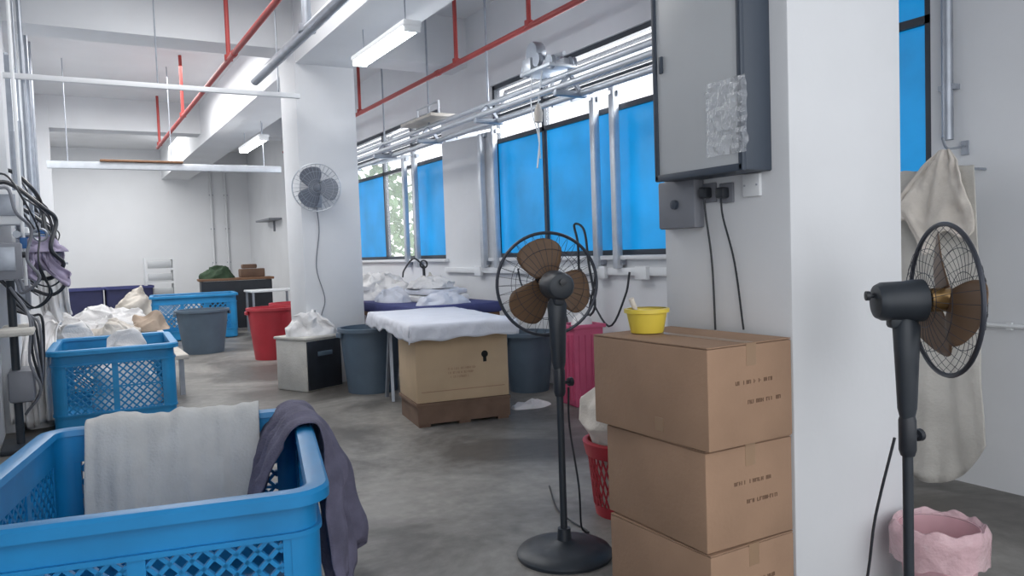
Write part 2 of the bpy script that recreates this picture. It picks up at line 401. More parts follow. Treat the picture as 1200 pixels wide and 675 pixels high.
# tree outside the clear pane
e = thing('tree', 'pale green tree seen outside through the clear window pane', 'tree', (8.2, 21.5, 0))
rt = random.Random(3)
MB().tube([(0, 0, 0), (.1, 0, 2.2)], .12, 10, r2=.07).build('trunk', M['wood'], e)
mb = MB()
for k in range(420):
    a, b_ = rt.uniform(0, 2*PI), rt.uniform(-1, 1); rr = 1.5*rt.random()**.33
    c_ = V((rr*math.cos(a)*math.sqrt(1-b_*b_), rr*1.3*math.sin(a)*math.sqrt(1-b_*b_), 2.5 + rr*1.1*b_))
    d1 = V((rt.uniform(-1, 1), rt.uniform(-1, 1), rt.uniform(-1, 1))).normalized()*.22; d2 = d1.cross(V((.3, .5, .8))).normalized()*.11
    mb.f([mb.v(c_-d1), mb.v(c_+d2), mb.v(c_+d1), mb.v(c_-d2)])
mb.build('foliage', M['leaf'], e)

# ------------------------------------------------------------------ crates
def lattice(mb, o, u, v, W, H, sp, w, t):
    o, u, v = V(o), V(u), V(v); nrm = u.cross(v)
    for sgn in (1, -1):
        c = -H if sgn == 1 else 0
        end = W if sgn == 1 else W + H
        k = c + sp/2
        while k < end:
            if sgn == 1: b0 = max(0, -k); b1 = min(H, W - k)
            else: b0 = max(0, k - W); b1 = min(H, k)
            if b1 - b0 > .01:
                A = o + u*(k + sgn*b0) + v*b0; B = o + u*(k + sgn*b1) + v*b1
                mb.bar(A, B, w, t, up=nrm)
            k += sp
def crate(loc, rz, L, W, H, m, label, sp=.062, panels=(3, 2), group=None):
    e = thing('laundry_crate', label, 'crate', loc, rz, group)
    t = .022; rc = .085; z0b, z1b = H*.22, H*.82
    rect = lambda o0, o1, z0, z1: [(o0, z0), (o1, z0), (o1, z1), (o0, z1)]
    ub = MB().loopwall(W, L, rc, rect(-t, 0, z1b, H)).build('upper_band', m, e)
    lb = MB().loopwall(W, L, rc, rect(-t, 0, .03, z0b)).build('lower_band', m, e)
    MB().loopwall(W, L, rc, rect(0, .014, z1b, z1b + .016)).build('upper_rib', m, ub)
    MB().loopwall(W, L, rc, rect(0, .012, z0b - .016, z0b)).build('lower_rib', m, lb)
    rp = [(-t-.012, H-.012), (-t-.006, H+.012), (.0, H+.020), (.032, H+.016), (.042, H+.004), (.042, H-.028), (.034, H-.030), (.032, H-.006), (-.002, H-.006)]
    MB().loopwall(W, L, rc, rp).build('rim', m, e)
    for sx, sy, a0 in ((1, 1, 0), (-1, 1, 90), (-1, -1, 180), (1, -1, 270)):
        mb = MB(); n = 8; cc = V((sx*(W/2-rc), sy*(L/2-rc), 0))
        ring0 = []
        for k in range(n+1):
            a = R(a0 + 90*k/n); d = V((math.cos(a), math.sin(a), 0))
            ring0.append([mb.v(cc + d*rr + V((0, 0, zz))) for rr, zz in ((rc-t, z0b), (rc+.006, z0b), (rc+.006, z1b), (rc-t, z1b))])
        for A, B_ in zip(ring0[:-1], ring0[1:]):
            for k in range(4): mb.f([A[k], A[(k+1) % 4], B_[(k+1) % 4], B_[k]])
        mb.f(ring0[0]); mb.f(ring0[-1][::-1]); mb.build('corner_post', m, e)
    def side(c0, u, length, npan):
        mb = MB(); u = V(u); z = V((0, 0, 1)); n = u.cross(z); c0 = V(c0)
        pw = length / npan; post = .05
        rot = Matrix((u, n, z)).transposed()
        for i in range(npan + 1):
            a, b = max(0, i*pw - post/2), min(length, i*pw + post/2)
            mb.box(c0 + u*(a+b)/2 + z*(z0b+z1b)/2, (b-a, t*1.3, z1b-z0b), rot=rot)
        for i in range(npan):
            lattice(mb, c0 + u*(i*pw + post*.5) + z*z0b, u, z, pw - post, z1b - z0b, sp, .013, .018)
            mb.box(c0 + u*((i+.5)*pw) + z*(z0b+z1b)/2, (pw - post, .016, .012), rot=rot)
        mb.build('side_panel', m, e)
    h2 = t/2
    side((-W/2+rc, -L/2+h2, 0), (1, 0, 0), W-2*rc, panels[1]); side((-W/2+rc, L/2-h2, 0), (1, 0, 0), W-2*rc, panels[1])
    side((-W/2+h2, -L/2+rc, 0), (0, 1, 0), L-2*rc, panels[0]); side((W/2-h2, -L/2+rc, 0), (0, 1, 0), L-2*rc, panels[0])
    bs = MB().box((0, 0, .035), (W-.05, L-.05, .04)).build('base', m, e)
    for sx in (-1, 1):
        for sy in (-1, 1): MB().box((sx*(W/2-.14), sy*(L/2-.14), .008), (.12, .12, .016)).build('foot', m, bs)
    return e
def drape(name, path, wv, m, amp=.02, freq=5, seed=0, thick=.006, nu=48, taper=None, k=5, parent=None, rag=.0, afn=None, hem=None):
    pts = catmull(path, k); wv = V(wv); N = len(pts); wn = wv.normalized()
    nr = []
    for i in range(N):
        t = (pts[min(i+1, N-1)] - pts[max(i-1, 0)]).normalized(); nr.append(wn.cross(t).normalized())
    mb = MB()
    def fn(u, v):
        i = min(N-1, int(round(v*(N-1))))
        s = u - .5
        sc = 1 if taper is None else taper(v)
        n1 = noise.noise(V((u*freq + seed*3.1, v*1.6, seed)))
        n2 = noise.noise(V((u*freq*2.7 + seed, v*3, seed + 5)))
        n3 = noise.noise(V((u*freq*1.5 + seed*2, v*9, seed + 9)))
        a = amp * ((.25 + .75*min(1, abs(v)*1.0 + .15)) if afn is None else afn(v))
        p = pts[i] + wv*(s*sc) + nr[i]*(a*(1.5*n1 + .7*n2 + .45*n3))
        if rag and i > 0: p = p + (pts[i]-pts[i-1]).normalized() * rag * v * noise.noise(V((u*3+seed, 7, seed)))
        if hem: p.z += hem(u, v)
        return p
    mb.grid(fn, nu, N-1)
    return mb.build(name, m, parent, thick=thick, angle=180)
# nearest crate
H1 = .72
FR, BR_, BL_ = UZ(372, 577, H1), UZ(349, 478, H1), UZ(80, 492, H1)
FR.z = BR_.z = BL_.z = 0
ax = (BR_ - FR); L1 = min(1.35, ax.length); ax.normalize()
rz1 = math.atan2(-ax.x, ax.y); wx = V((ax.y, -ax.x, 0)); W1 = 1.04
c1 = FR + ax*L1/2 - wx*W1/2
crate((c1.x, c1.y, 0), rz1, L1, W1, H1, M['blue'], 'large bright blue lattice crate in the foreground with two cloths over its rim')
B = lambda a, b, z: c1 + wx*a + ax*b + V((0, 0, z))
yb = L1/2
o = drape('draped_towel', [B(-.02, yb+.10, H1-.22), B(-.02, yb+.075, H1-.04), B(-.02, yb+.03, H1+.045), B(-.02, yb-.05, H1+.042), B(-.02, yb-.085, H1-.06), B(-.025, yb-.115, H1-.22), B(-.03, yb-.13, H1-.42), B(-.035, yb-.14, H1-.53)], wx*.72, M['towel'], .022, 6, 2, .005, nu=80, rag=.08)
tag(o, 'thin off white cloth draped over the back rim of the nearest blue crate', 'cloth')
xr = W1/2
def tp3(v): return 1.0 - .30*v
o = drape('draped_cloth', [B(xr-.26, yb-.20, H1-.36), B(xr-.17, yb-.20, H1-.14), B(xr-.075, yb-.20, H1+.025), B(xr+.03, yb-.22, H1+.045), B(xr+.08, yb-.24, H1-.04), B(xr+.12, yb-.28, H1-.22), B(xr+.15, yb-.33, H1-.45), B(xr+.19, yb-.38, H1-.67)], ax*.66 - wx*.05, M['darkcloth'], .085, 3.5, 7, .007, nu=90, rag=.12, taper=tp3, k=8, afn=lambda v: 1.0 if v < .12 else (.18 if .22 < v < .5 else (.5 if v < .22 else min(1, .18 + (v-.5)*3.2))))
tag(o, 'dark violet grey cloth hanging over the right rim of the nearest blue crate', 'cloth')

H2 = .70
a2 = UZ(60, 512, 0); crate((a2.x + .55, a2.y + .70, 0), R(-3), 1.3, .98, H2, M['blue2'], 'blue lattice crate beside the heap of white laundry', panels=(3, 2))

def heap(name, c, rx, ry, h, m, label, cat, seed=0, rz=0, kind=None, n=64, rough=1.0, parent=None, fs=3.4):
    mb = MB(Matrix.Translation(V(c)) @ Matrix.Rotation(rz, 4, 'Z'))
    rm = min(rx, ry)
    def fn(u, v):
        r = u; a = 2*PI*v
        k = 1 + .13*noise.noise(V((math.cos(a)*1.4+seed, math.sin(a)*1.4, seed)))
        q0 = V((r*math.cos(a)*1.7 + seed*3, r*math.sin(a)*1.7, seed))
        lump = 1 + .45*noise.noise(q0)
        env = max(0, 1 - r**3.2)**.75 * (1 - .35*r*r)
        x, y = r*math.cos(a)*rx*k, r*math.sin(a)*ry*k
        z = h*env*lump
        q = V((x, y, z))
        f1_ = noise.noise(q*fs + V((seed, 0, 0))); f2_ = noise.noise(q*fs*2.4 + V((0, seed, 0)))
        rid = (1 - abs(f1_)*2)*.5 + (1 - abs(f2_)*2)*.3
        am = min(.055, rm*.16)*rough
        wx_ = noise.noise(q*fs*1.3 + V((9, 2, 4))); wy_ = noise.noise(q*fs*1.3 + V((3, 12, 7)))
        e0 = min(1, env*3)
        return V((x + am*1.3*wx_*e0, y + am*1.3*wy_*e0, max(0, z + am*(rid - .3)*e0)))
    mb.grid(fn, n, n*2)
    bmesh.ops.remove_doubles(mb.bm, verts=mb.bm.verts, dist=.0004)
    o = mb.build(name, m, parent, angle=180)
    if label: tag(o, label, cat, kind=kind)
    return o
heap('linen_heap', (a2.x+.66, a2.y+.95, .06), .34, .34, .66, M['cloth'], 'white cloth bundled inside the second blue crate', 'linen', 12, n=80, rough=1.5)
e = thing('sorting_platform', 'low pale platform under the laundry heap at left', 'platform', (.34, 10.0, 0))
MB().box((0, 0, .42), (1.6, 2.1, .05), bev=.01).build('deck', M['cream'], e)
for sx in (-1, 1):
    for sy in (-1, 1): MB().box((sx*.73, sy*.95, .2), (.05, .05, .4)).build('leg', M['galv'], e)
heap('laundry_heap', (.42, 10.0, .446), .74, 1.0, .46, M['cloth'], 'big tumbled heap of white laundry behind the second blue crate', 'laundry', 3, n=120, rough=1.6, fs=4.2)
heap('laundry_heap', (-.02, 9.42, .446), .40, .44, .46, M['cloth'], 'white laundry lump at the front left of the big heap', 'laundry', 19, n=90, rough=1.7, fs=4.5)
heap('laundry_heap', (.45, 9.3, .446), .34, .32, .40, M['cream'], 'cream laundry lump at the front of the big heap', 'laundry', 37, n=90, rough=1.7, fs=4.5)
heap('laundry_heap', (.78, 9.55, .70), .24, .24, .18, M['brownc'], 'tan cloth lying on top of the white laundry heap', 'laundry', 8, rough=1.5)
heap('laundry_heap', (-.26, 8.55, .0), .2, .5, .62, M['cloth'], 'white laundry spilled on the floor left of the second crate', 'laundry', 45, n=90, rough=1.9, fs=4.5)
o = drape('spilled_sheet', [(-.18, 9.25, .88), (-.22, 9.0, .86), (-.25, 8.86, .78), (-.26, 8.5, .68), (-.27, 8.1, .6), (-.28, 7.98, .4), (-.28, 7.94, .08)], (.34, -.08, 0), M['cloth'], .07, 6, 5, .012, rag=.12, nu=60)
tag(o, 'white sheet spilling off the heap down the left side of the second crate', 'sheet')

# ------------------------------------------------------------------ bins
def bin_(name, c, r0, r1, h, m, label, cat='bin', rim=.02, sq=1, ribs=True):
    e = thing(name, label, cat, c)
    MB().lathe([(r0, 0), (r0 + (r1-r0)*.5, h*.5), (r1, h), (r1-.012, h), (r0-.012, .02), (.001, .02), (.001, .001)], n=36, sy=sq, cap=False).build('tub', m, e)
    rm_ = MB().lathe([(r1-.004, h-.03), (r1+rim, h-.03), (r1+rim, h+.008), (r1-.012, h+.008), (r1-.012, h-.02)], n=36, sy=sq, cap=False).build('rim', m, e)
    if ribs:
        for s in (-1, 1):
            MB().box((s*(r1+rim), 0, h-.06), (.03, .12, .05), bev=.008).build('handle', m, rm_)
    return e
p = UZ(444, 462, 0); bin_('laundry_bin', (p.x+.04, p.y+.28, 0), .26, .33, .68, M['bin'], 'slate blue round bin left of the carton table')
p = UZ(243, 415, 0); bin_('laundry_bin', (p.x, p.y+.3, 0), .30, .39, .68, M['bin'], 'slate grey round bin standing before the far blue crate')
p = UZ(327, 422, 0); bin_('laundry_bin', (p.x, p.y+.3, 0), .26, .34, .74, M['redp'], 'red round bin left of the middle column')
p = UZ(336, 415, 0); bin_('laundry_bin', (p.x+.35, p.y+.95, 0), .26, .34, .72, M['redp'], 'red round bin standing behind the other red bin')
p = UX(620, 430, 4.12); bin_('laundry_bin', (4.12, p.y, 0), .2, .27, .6, M['bin'], 'grey bin behind the standing fan beside the carton table')
p = UZ(236, 399, 0); crate((p.x, p.y+.65, 0), R(-6), 1.0, 1.45, .82, M['blue2'], 'farthest blue lattice crate near the dark desk', sp=.09, panels=(2, 3))

# ------------------------------------------------------------------ far end furniture
p = UZ(265, 388, 0)
e = thing('desk', 'dark desk with brown top near the far wall', 'desk', (p.x+.35, p.y+.6, 0), R(-5))
MB().box((0, 0, 1.05), (1.5, .7, .05), bev=.01).build('top', M['wood'], e)
MB().box((0, -.3, .52), (1.4, .04, 1.0)).build('front_panel', M['black'], e)
for s in (-1, 1): MB().box((s*.68, 0, .51), (.05, .6, 1.02)).build('side_panel', M['black'], e)
dx, dy = e.location.x, e.location.y
heap('cloth_bundle', (dx-.35, dy, 1.076), .38, .26, .22, M['olive'], 'dark green bundle on the left of the far desk', 'bundle', 4, n=40, rough=1.8)
tag(MB().box((dx+.35, dy+.05, 1.076+.09), (.5, .3, .18), bev=.02).build('carton', M['cardd']), 'lower brown carton on the right of the far desk', 'box')
tag(MB().box((dx+.3, dy+.05, 1.258+.05), (.3, .2, .09), bev=.02).build('carton', M['cardd']), 'small brown carton on top of another on the far desk', 'box')
p = UZ(195, 385, 0)
e = thing('shelf_stand', 'grey white shelf stand against the far wall left of the dark desk', 'stand', (p.x, min(p.y+.8, 21.4), 0))
for sx in (-1, 1): MB().box((sx*.29, 0, .78), (.04, .42, 1.56)).build('side_panel', M['white'], e)
for z in (.2, .6, 1.0, 1.3, 1.54): MB().box((0, 0, z), (.54, .4, .05)).build('shelf', M['white'], e)
for z in (.8, 1.13, 1.41): MB().box((0, -.19, z), (.5, .03, .16), bev=.008).build('drawer', M['box'], e)
for i, (a, b, lab) in enumerate(((74, 122, 'navy open bin at the far left beyond the laundry heap'), (125, 180, 'navy open bin beside the grey white shelf stand'))):
    A, B2 = UY(a, 365, 19.0), UY(b, 365, 19.0)
    wd = B2.x - A.x
    e = thing('storage_bin', lab, 'bin', ((A.x+B2.x)/2, 19.2, 0))
    MB().loopwall(wd, .8, .06, [(-.04, 0), (0, .0), (0, .92), (-.02, .92)]).build('walls', M['navy'], e)
    MB().loopwall(wd, .8, .06, [(-.02, .9), (.03, .9), (.03, .95), (-.02, .95)]).build('rim', M['purple'], e)
    MB().box((0, 0, .03), (wd - .03, .78, .04)).build('base', M['navy'], e)
heap('cloth_bundle', (UY(156,340,17.6).x, 17.6, 0), .5, .45, .86, M['cream'], 'pale cloth mound beyond the laundry heap', 'bundle', 14, n=60, rough=2)
p = UZ(326, 392, 0)
e = thing('side_table', 'small white table left of the middle column', 'table', (p.x+.1, p.y+.9, 0))
MB().box((0, 0, .82), (.9, .7, .04), bev=.01).build('top', M['white'], e)
for sx in (-1, 1):
    for sy in (-1, 1): MB().box((sx*.4, sy*.3, .4), (.04, .04, .8)).build('leg', M['galv'], e)
p = UX(322, 258, XW)
e = thing('wall_bracket', 'small dark bracket shelf on the window wall beyond the middle column', 'bracket', (XW, p.y, p.z))
MB().box((-.15, 0, 0), (.3, 1.4, .04)).build('arm', M['sock'], e)
MB().box((-.02, 0, -.12), (.04, .06, .3)).build('plate', M['sock'], e)

# ------------------------------------------------------------------ long table with linens
e = thing('long_table', 'long table with violet padded top under the far window', 'table', (3.72, 9.2, 0))
MB().box((0, 0, .74), (1.05, 3.3, .05), bev=.01).build('top', M['wood'], e)
MB().box((0, 0, .825), (1.1, 3.35, .12), bev=.03).build('pad', M['purple'], e)
for sx in (-1, 1):
    for sy in (-1, 0, 1): MB().box((sx*.46, sy*1.5, .36), (.05, .05, .72)).build('leg', M['galv'], e)
zt = .886
LB = ['upper folded sheet lying on the violet table', 'lower folded sheet lying on the violet table']
z = zt
for i, (w_, l_, h_) in enumerate(((.62, .80, .07), (.56, .70, .06))):
    def ff(u, v, w_=w_, l_=l_, h_=h_, i=i):
        a = 2*PI*v
        r = min(1, u*2.2) if u < .5 else min(1, (1-u)*2.2)
        cx, cy_ = math.cos(a), math.sin(a); m_ = max(abs(cx), abs(cy_)); sq = (1/m_)*.75 + .25
        x = r*cx*sq*w_/2; y = r*cy_*sq*l_/2
        z = h_*(0 if u < .4545 else (1 if u > .5455 else (u-.4545)/.091))
        n_ = noise.noise(V((x*7+i*4, y*7, i)))
        return V((x*(1+.10*n_), y*(1+.10*n_), max(0.0, z + (.022*n_ if u > .5 else 0))))
    mb = MB(Matrix.Translation((3.84, 8.4, z)) @ Matrix.Rotation(R(14*i-8), 4, 'Z'))
    mb.grid(ff, 34, 48); bmesh.ops.remove_doubles(mb.bm, verts=mb.bm.verts, dist=.0004)
    o = mb.build('folded_sheet', M['sheet'] if i % 2 else M['cloth'], angle=60)
    tag(o, LB[1-i], 'folded sheet', 'folded sheets on the violet table'); z += h_ + .012
heap('linen_heap', (3.80, 8.46, z), .27, .36, .10, M['cloth'], 'rumpled white linen on top of the folded sheets', 'linen', 23, rough=1.6, fs=6, n=80)
heap('linen_heap', (3.62, 9.75, zt), .46, .84, .27, M['cloth'], 'long rumpled white linen heap spread on the violet table', 'linen', 21, n=100, rough=1.7, fs=5)
heap('linen_heap', (3.42, 8.70, zt), .20, .36, .15, M['sheet'], 'pale blue linen crumpled at the near edge of the violet table', 'linen', 27, rough=1.6, fs=6)
heap('linen_heap', (3.62, 7.72, zt), .34, .16, .12, M['sheet'], 'small pale blue crumpled linen at the near end of the violet table', 'linen', 25, rough=1.5, fs=6)
heap('linen_heap', (4.06, 9.1, zt), .16, .24, .28, M['offw'], 'white crumpled cloth under the far window on the violet table', 'linen', 29, rough=1.4, fs=5)
e = thing('tap_fitting', 'small dark valve fitting standing at the far window sill', 'valve', (4.2, 9.52, zt))
st = MB().tube([(0, 0, 0), (0, 0, .4)], .02, 8).tube(catmull([(0, 0, .4), (-.1, .1, .5), (-.2, .2, .35), (-.22, .22, .25)]), .012, 6).build('stem', M['black'], e)
MB().ring((0, 0, .42), .05, .012).build('handwheel', M['black'], e)

# ------------------------------------------------------------------ carton table
az = R(-9)
nc = UZ(489, 474, .2)
T = Matrix.Translation((nc.x, nc.y, 0)) @ Matrix.Rotation(az, 4, 'Z')
CW, CL, CH = .82, .62, .60
e = thing('wooden_plinth', 'low dark brown wooden base on the floor under the pale carton', 'plinth', (nc.x, nc.y, 0), az)
MB().box((CW/2, CL/2, .185), (CW+.02, CL+.02, .03), bev=.004).build('top_board', M['cardd'], e)
for k in range(3): MB().box((.06 + k*(CW-.12)/2, CL/2, .085), (.1, CL, .17)).build('runner', M['cardd'], e)
MB().box((CW/2, .0, .1), (CW, .02, .15)).build('front_board', M['cardd'], e)
e = thing('carton', 'large pale cardboard carton holding up the white covered board', 'box', (nc.x, nc.y, .202), az)
bd = MB().box((CW/2, CL/2, CH/2), (CW, CL, CH), bev=.006).build('body', M['card2'], e)
def print_marks(T_, rows, m, parent, name='printed_mark', seed=0, hh=.012):
    rnd = random.Random(seed)
    for (x0, x1, z) in rows:
        mb = MB(T_)
        x = x0
        while x < x1:
            wd = rnd.uniform(.004, .010); k = rnd.random()
            mb.box((x, 0, z), (.003, .0015, hh)); 
            if k > .3: mb.box((x + wd/2, 0, z + rnd.choice((-.4, 0, .4))*hh), (wd, .0015, .003))
            if k > .6: mb.box((x + wd, 0, z), (.003, .0015, hh))
            x += wd + .006 + (.012 if rnd.random() > .8 else 0)
        mb.build(name, m, parent)
print_marks(Matrix.Translation((0, -.001, 0)), [(.28, .52, .27), (.28, .5, .235), (.30, .46, .2)], M['card'], bd, seed=5, hh=.018)
MB().lathe([(.001, 0), (.03, 0), (.03, .002), (.001, .002)], (CW*.74, -.002, CH*.62), 16, 'Y').box((CW*.74, -.001, CH*.62-.035), (.03, .002, .06)).build('hand_hole', M['hole'], bd)
MB().box((CW/2, -.001, .09), (CW*.9, .002, .006)).build('crease', M['card'], bd)
zb = .203 + CH
BW, BLn = .92, 1.75
e = thing('pressing_board', 'thick board wrapped in a white sheet lying on the pale carton', 'board', (nc.x, nc.y, zb), az)
bx0, by0 = -.07, -.14
MB().box((bx0 + BW/2, by0 + BLn/2, .03), (BW, BLn, .055), bev=.01).build('board', M['wood'], e)
HANG = .13
def fcl(u, v):
    sx = -HANG + (BW + 2*HANG)*u; sy = -HANG + (BLn + 2*HANG)*v
    ox = min(0, sx) + max(0, sx - BW); oy = min(0, sy) + max(0, sy - BLn)
    hang = max(abs(ox), abs(oy))
    x = min(max(sx, 0), BW); y = min(max(sy, 0), BLn)
    n1 = noise.noise(V((sx*5, sy*5, 3)))
    z = .072 + .010*n1
    k = min(1, hang/.03)
    sgx = (ox > 0) - (ox < 0); sgy = (oy > 0) - (oy < 0)
    out = .014*k + .016*noise.noise(V((sx*11, sy*11, 5)))*min(1, hang/.06)
    x += sgx*out; y += sgy*out
    z -= hang*(1 + .35*noise.noise(V((sx*4, sy*4, 8))))
    if hang > 0 : z = min(z, .068)
    return V((bx0 + x, by0 + y, z))
MB().grid(fcl, 64, 96).build('sheet_cover', M['sheet'], e, thick=.006, angle=180)
e = thing('trestle', 'metal trestle under the far end of the sheet covered board', 'trestle', T @ V((BW/2 - .06, 1.4, 0)), az)
for s in (-1, 1):
    for t_ in (-1, 1): MB().bar((s*.33, t_*.15, 0), (s*.3, 0, zb - .04), .03, .03).build('leg', M['galv'], e)
MB().box((0, 0, zb - .02), (.75, .05, .035)).build('beam', M['galv'], e)
q = UZ(622, 476, 0)
heap('floor_rag', (q.x, q.y, 0), .2, .12, .05, M['cloth'], 'small white rag on the floor beside the carton base', 'rag', 31, rough=1.5, fs=7)

# pale box with dark front near column 2
p = UZ(372, 459, 0)
bxx, byy = p.x + .02, p.y + .34
rb = R(24)
e = thing('storage_box', 'pale square box with a dark front at the foot of the middle column', 'box', (bxx, byy, 0), rb)
MB().box((0, 0, .28), (.50, .50, .56), bev=.015).build('body', M['offw'], e)
fp_ = MB().box((0, -.258, .28), (.47, .02, .53), bev=.008).build('front_panel', M['black'], e)
MB().box((0, -.272, .40), (.2, .014, .05), bev=.004).build('handle', M['bin'], fp_)
MB().box((0, 0, .575), (.53, .53, .03), bev=.008).build('lid', M['offw'], e)
heap('laundry_heap', (bxx+.04, byy+.0, .592), .27, .22, .24, M['cloth'], 'white laundry piled on the pale box with the dark front', 'laundry', 43, rough=1.8, fs=6, n=80)

# pink tall basket
p = UX(684, 440, 4.14)
bkx, bky = 4.12, p.y
e = thing('tall_basket', 'tall rose red plastic basket behind the standing fan', 'basket', (bkx, bky, 0), R(-6))
ha = .14
mb = MB()
for s in (-1, 1):
    mb.box((0, s*ha, .37), (ha*2+.02, .02, .70)); mb.box((s*ha, 0, .37), (.02, ha*2, .70))
mb.box((0, 0, .02), (ha*2, ha*2, .03)); mb.build('body', M['pinkp'], e)
mb = MB()
for s in (-1, 1):
    mb.box((0, s*(ha+.01), .735), (ha*2+.07, .045, .035), bev=.008); mb.box((s*(ha+.015), 0, .735), (.045, ha*2, .035), bev=.008)
mb.build('rim', M['pinkp'], e)
for k in range(4):
    MB().box((-.1 + k*.066, -ha-.013, .36), (.012, .012, .6)).build('rib', M['pinkp'], e); MB().box((-ha-.013, -.1 + k*.066, .36), (.012, .012, .6)).build('rib', M['pinkp'], e)
heap('linen_heap', (bkx, bky, .66), .12, .12, .17, M['cloth'], 'white linen heaped in the tall rose basket', 'linen', 51)
heap('linen_heap', (4.2, bky - .95, 0), .2, .3, .68, M['cream'], 'pale linen bundle against the wall between the rose basket and the boxes', 'linen', 53, rough=1.5)

# ------------------------------------------------------------------ box stack
BX0, BY0 = 1.885, 1.93
BWd, BH = .43, .362
labs = ['bottom brown cardboard box of the stack against the near column', 'middle brown cardboard box of the stack against the near column', 'top brown cardboard box of the stack with a yellow tub on it']
for i in range(3):
    BLg = (.56, .575, .64)[i]
    rzz = (R(.6), R(-1.2), R(.8))[i]; ox = (0, .006, -.010)[i]; oy = (.0, .006, -.012)[i]
    e = thing('cardboard_box', labs[i], 'box', (BX0 + ox + BWd/2, BY0 + oy + BLg/2, i*(BH + .003) + .001), rzz)
    bd = MB().box((0, 0, BH/2 - .003), (BWd, BLg, BH - .006), bev=.006).build('body', M['card'], e)
    for s in (-1, 1): MB().box((s*BWd/4, 0, BH - .002), (BWd/2 - .003, BLg - .004, .004)).build('top_flap', M['card'], e)
    MB().box((0, 0, BH + .0008), (.05, BLg*.98, .001)).build('tape', M['tape'], e)
    MB().box((0, -BLg/2 - .0005, BH - .04), (.05, .001, .08)).build('tape', M['tape'], e)
    print_marks(Matrix.Translation((0, -BLg/2 - .001, 0)), [(-.08, .10, BH*.62), (-.02, .14, BH*.42)], M['print'], bd, seed=i, hh=.014)
    if i == 2: MB().box((-BWd/2-.001, -.07, BH*.16), (.002, .045, .05)).build('label_patch', M['tape'], e)
topz = 3*(BH + .003) + .002
p = UZ(766, 390, topz)
e = thing('tub', 'small yellow plastic tub on top of the box stack', 'tub', (p.x, p.y + .04, topz))
MB().lathe([(.001, .001), (.066, 0), (.082, .08), (.086, .082), (.086, .094), (.078, .094), (.063, .008), (.001, .008)], n=36, cap=False).build('bowl', M['yellow'], e)
MB().lathe([(.081, .082), (.092, .082), (.092, .098), (.079, .098)], n=36, cap=False).build('rim', M['yellow'], e)
e2 = thing('scrubbing_brush', 'pale handled brush standing inside the yellow tub', 'brush', (p.x - .02, p.y + .05, topz + .012))
MB().tube([(0, 0, .01), (-.055, -.005, .13)], .009, 10, r2=.011).build('handle', M['cream'], e2)
MB().box((.005, 0, .01), (.05, .03, .02), bev=.005).build('head', M['wood'], e2)

# red basket with linens behind boxes
p = UZ(728, 626, 0)
rbx, rby = p.x + .24, p.y + .25
e = thing('round_basket', 'red lattice basket between the standing fan and the box stack', 'basket', (rbx, rby, 0))
rb0, rb1, hb = .17, .21, .40
mb = MB(); mb.lathe([(.001, .004), (rb0, 0), (rb0+.008, .06), (rb0, .06), (rb0-.01, .012), (.001, .012)], n=32, cap=False)
for k in range(36):
    a = 2*PI*k/36
    for tw in (.5, -.5):
        pts = []
        for j in range(7):
            t = j/6; rr = rb0 + (rb1-rb0)*(.15+.75*t); aa = a + tw*t
            pts.append((rr*math.cos(aa), rr*math.sin(aa), .055 + (hb-.1)*t))
        mb.tube(pts, .005, 4)
mb.build('lattice_body', M['redp'], e)
MB().lathe([(rb1-.012, hb-.07), (rb1+.004, hb-.07), (rb1+.02, hb), (rb1-.005, hb+.006)], n=32, cap=False).build('rim', M['redp'], e, thick=.006)
mb = MB(Matrix.Translation((rbx, rby, .014)))
def fcl2(u, v):
    a = 2*PI*v; t = u
    prof = [(.14, 0), (.15, .15), (.17, .33), (.195, .42), (.235, .48), (.23, .60), (.14, .66), (.0, .68)]
    x = t*(len(prof)-1); i = min(int(x), len(prof)-2); f_ = x-i
    r = prof[i][0]*(1-f_)+prof[i+1][0]*f_; z = prof[i][1]*(1-f_)+prof[i+1][1]*f_
    k = noise.noise(V((math.cos(a)*2.5, math.sin(a)*2.5, z*6)))
    if z > .4: r *= 1 + .2*k; z += .05*k
    else: r *= 1 + .03*k
    return V((r*math.cos(a), r*math.sin(a), z))
mb.grid(fcl2, 40, 60); bmesh.ops.remove_doubles(mb.bm, verts=mb.bm.verts, dist=.0004); o = mb.build('linen_bundle', M['cream'], angle=180)
tag(o, 'cream linens bulging out of the red lattice basket', 'linen')

# ------------------------------------------------------------------ electrical items on near column
FX = CX0
yf = UX(770, 208, FX - .15).y; yn = 2.02
zbx = UX(885, 197, FX - .15).z
e = thing('electrical_cabinet', 'grey electrical cabinet with dark frame on the near column', 'cabinet', (FX, (yf+yn)/2, zbx))
CWy = yf - yn; CHt = .95
MB().box((-.07, 0, CHt/2), (.14, CWy, CHt), bev=.006).build('body', M['boxd'], e)
dr = MB().box((-.148, 0, CHt/2), (.012, CWy - .04, CHt - .05), bev=.003).build('door', M['box'], e)
mb = MB()
for s in (-1, 1): mb.box((-.15, s*(CWy/2 - .009), CHt/2), (.022, .022, CHt), bev=.004)
mb.box((-.15, 0, .012), (.022, CWy, .028), bev=.004); mb.box((-.15, 0, CHt - .012), (.022, CWy, .028), bev=.004)
mb.build('door_frame', M['boxd'], e)
MB().box((-.158, CWy/2 - .05, CHt*.5), (.012, .02, .07), bev=.004).build('latch', M['boxd'], dr)
mb = MB()
a0 = UX(830, 185, FX-.16); a1 = UX(876, 86, FX-.16)
y0_, y1_ = sorted((a0.y, a1.y)); z0_, z1_ = a0.z - zbx, a1.z - zbx
yc = (yf+yn)/2
rp_ = random.Random(2)
jit = [[rp_.random() for _ in range(30)] for _ in range(30)]
def fp(u, v): return V((-.160 - .014*jit[int(u*11)][int(v*15)], y0_ - yc + (y1_-y0_)*min(1, max(0, u + .02*(jit[int(v*15)][3]-.5))), z0_ + (z1_-z0_)*v))
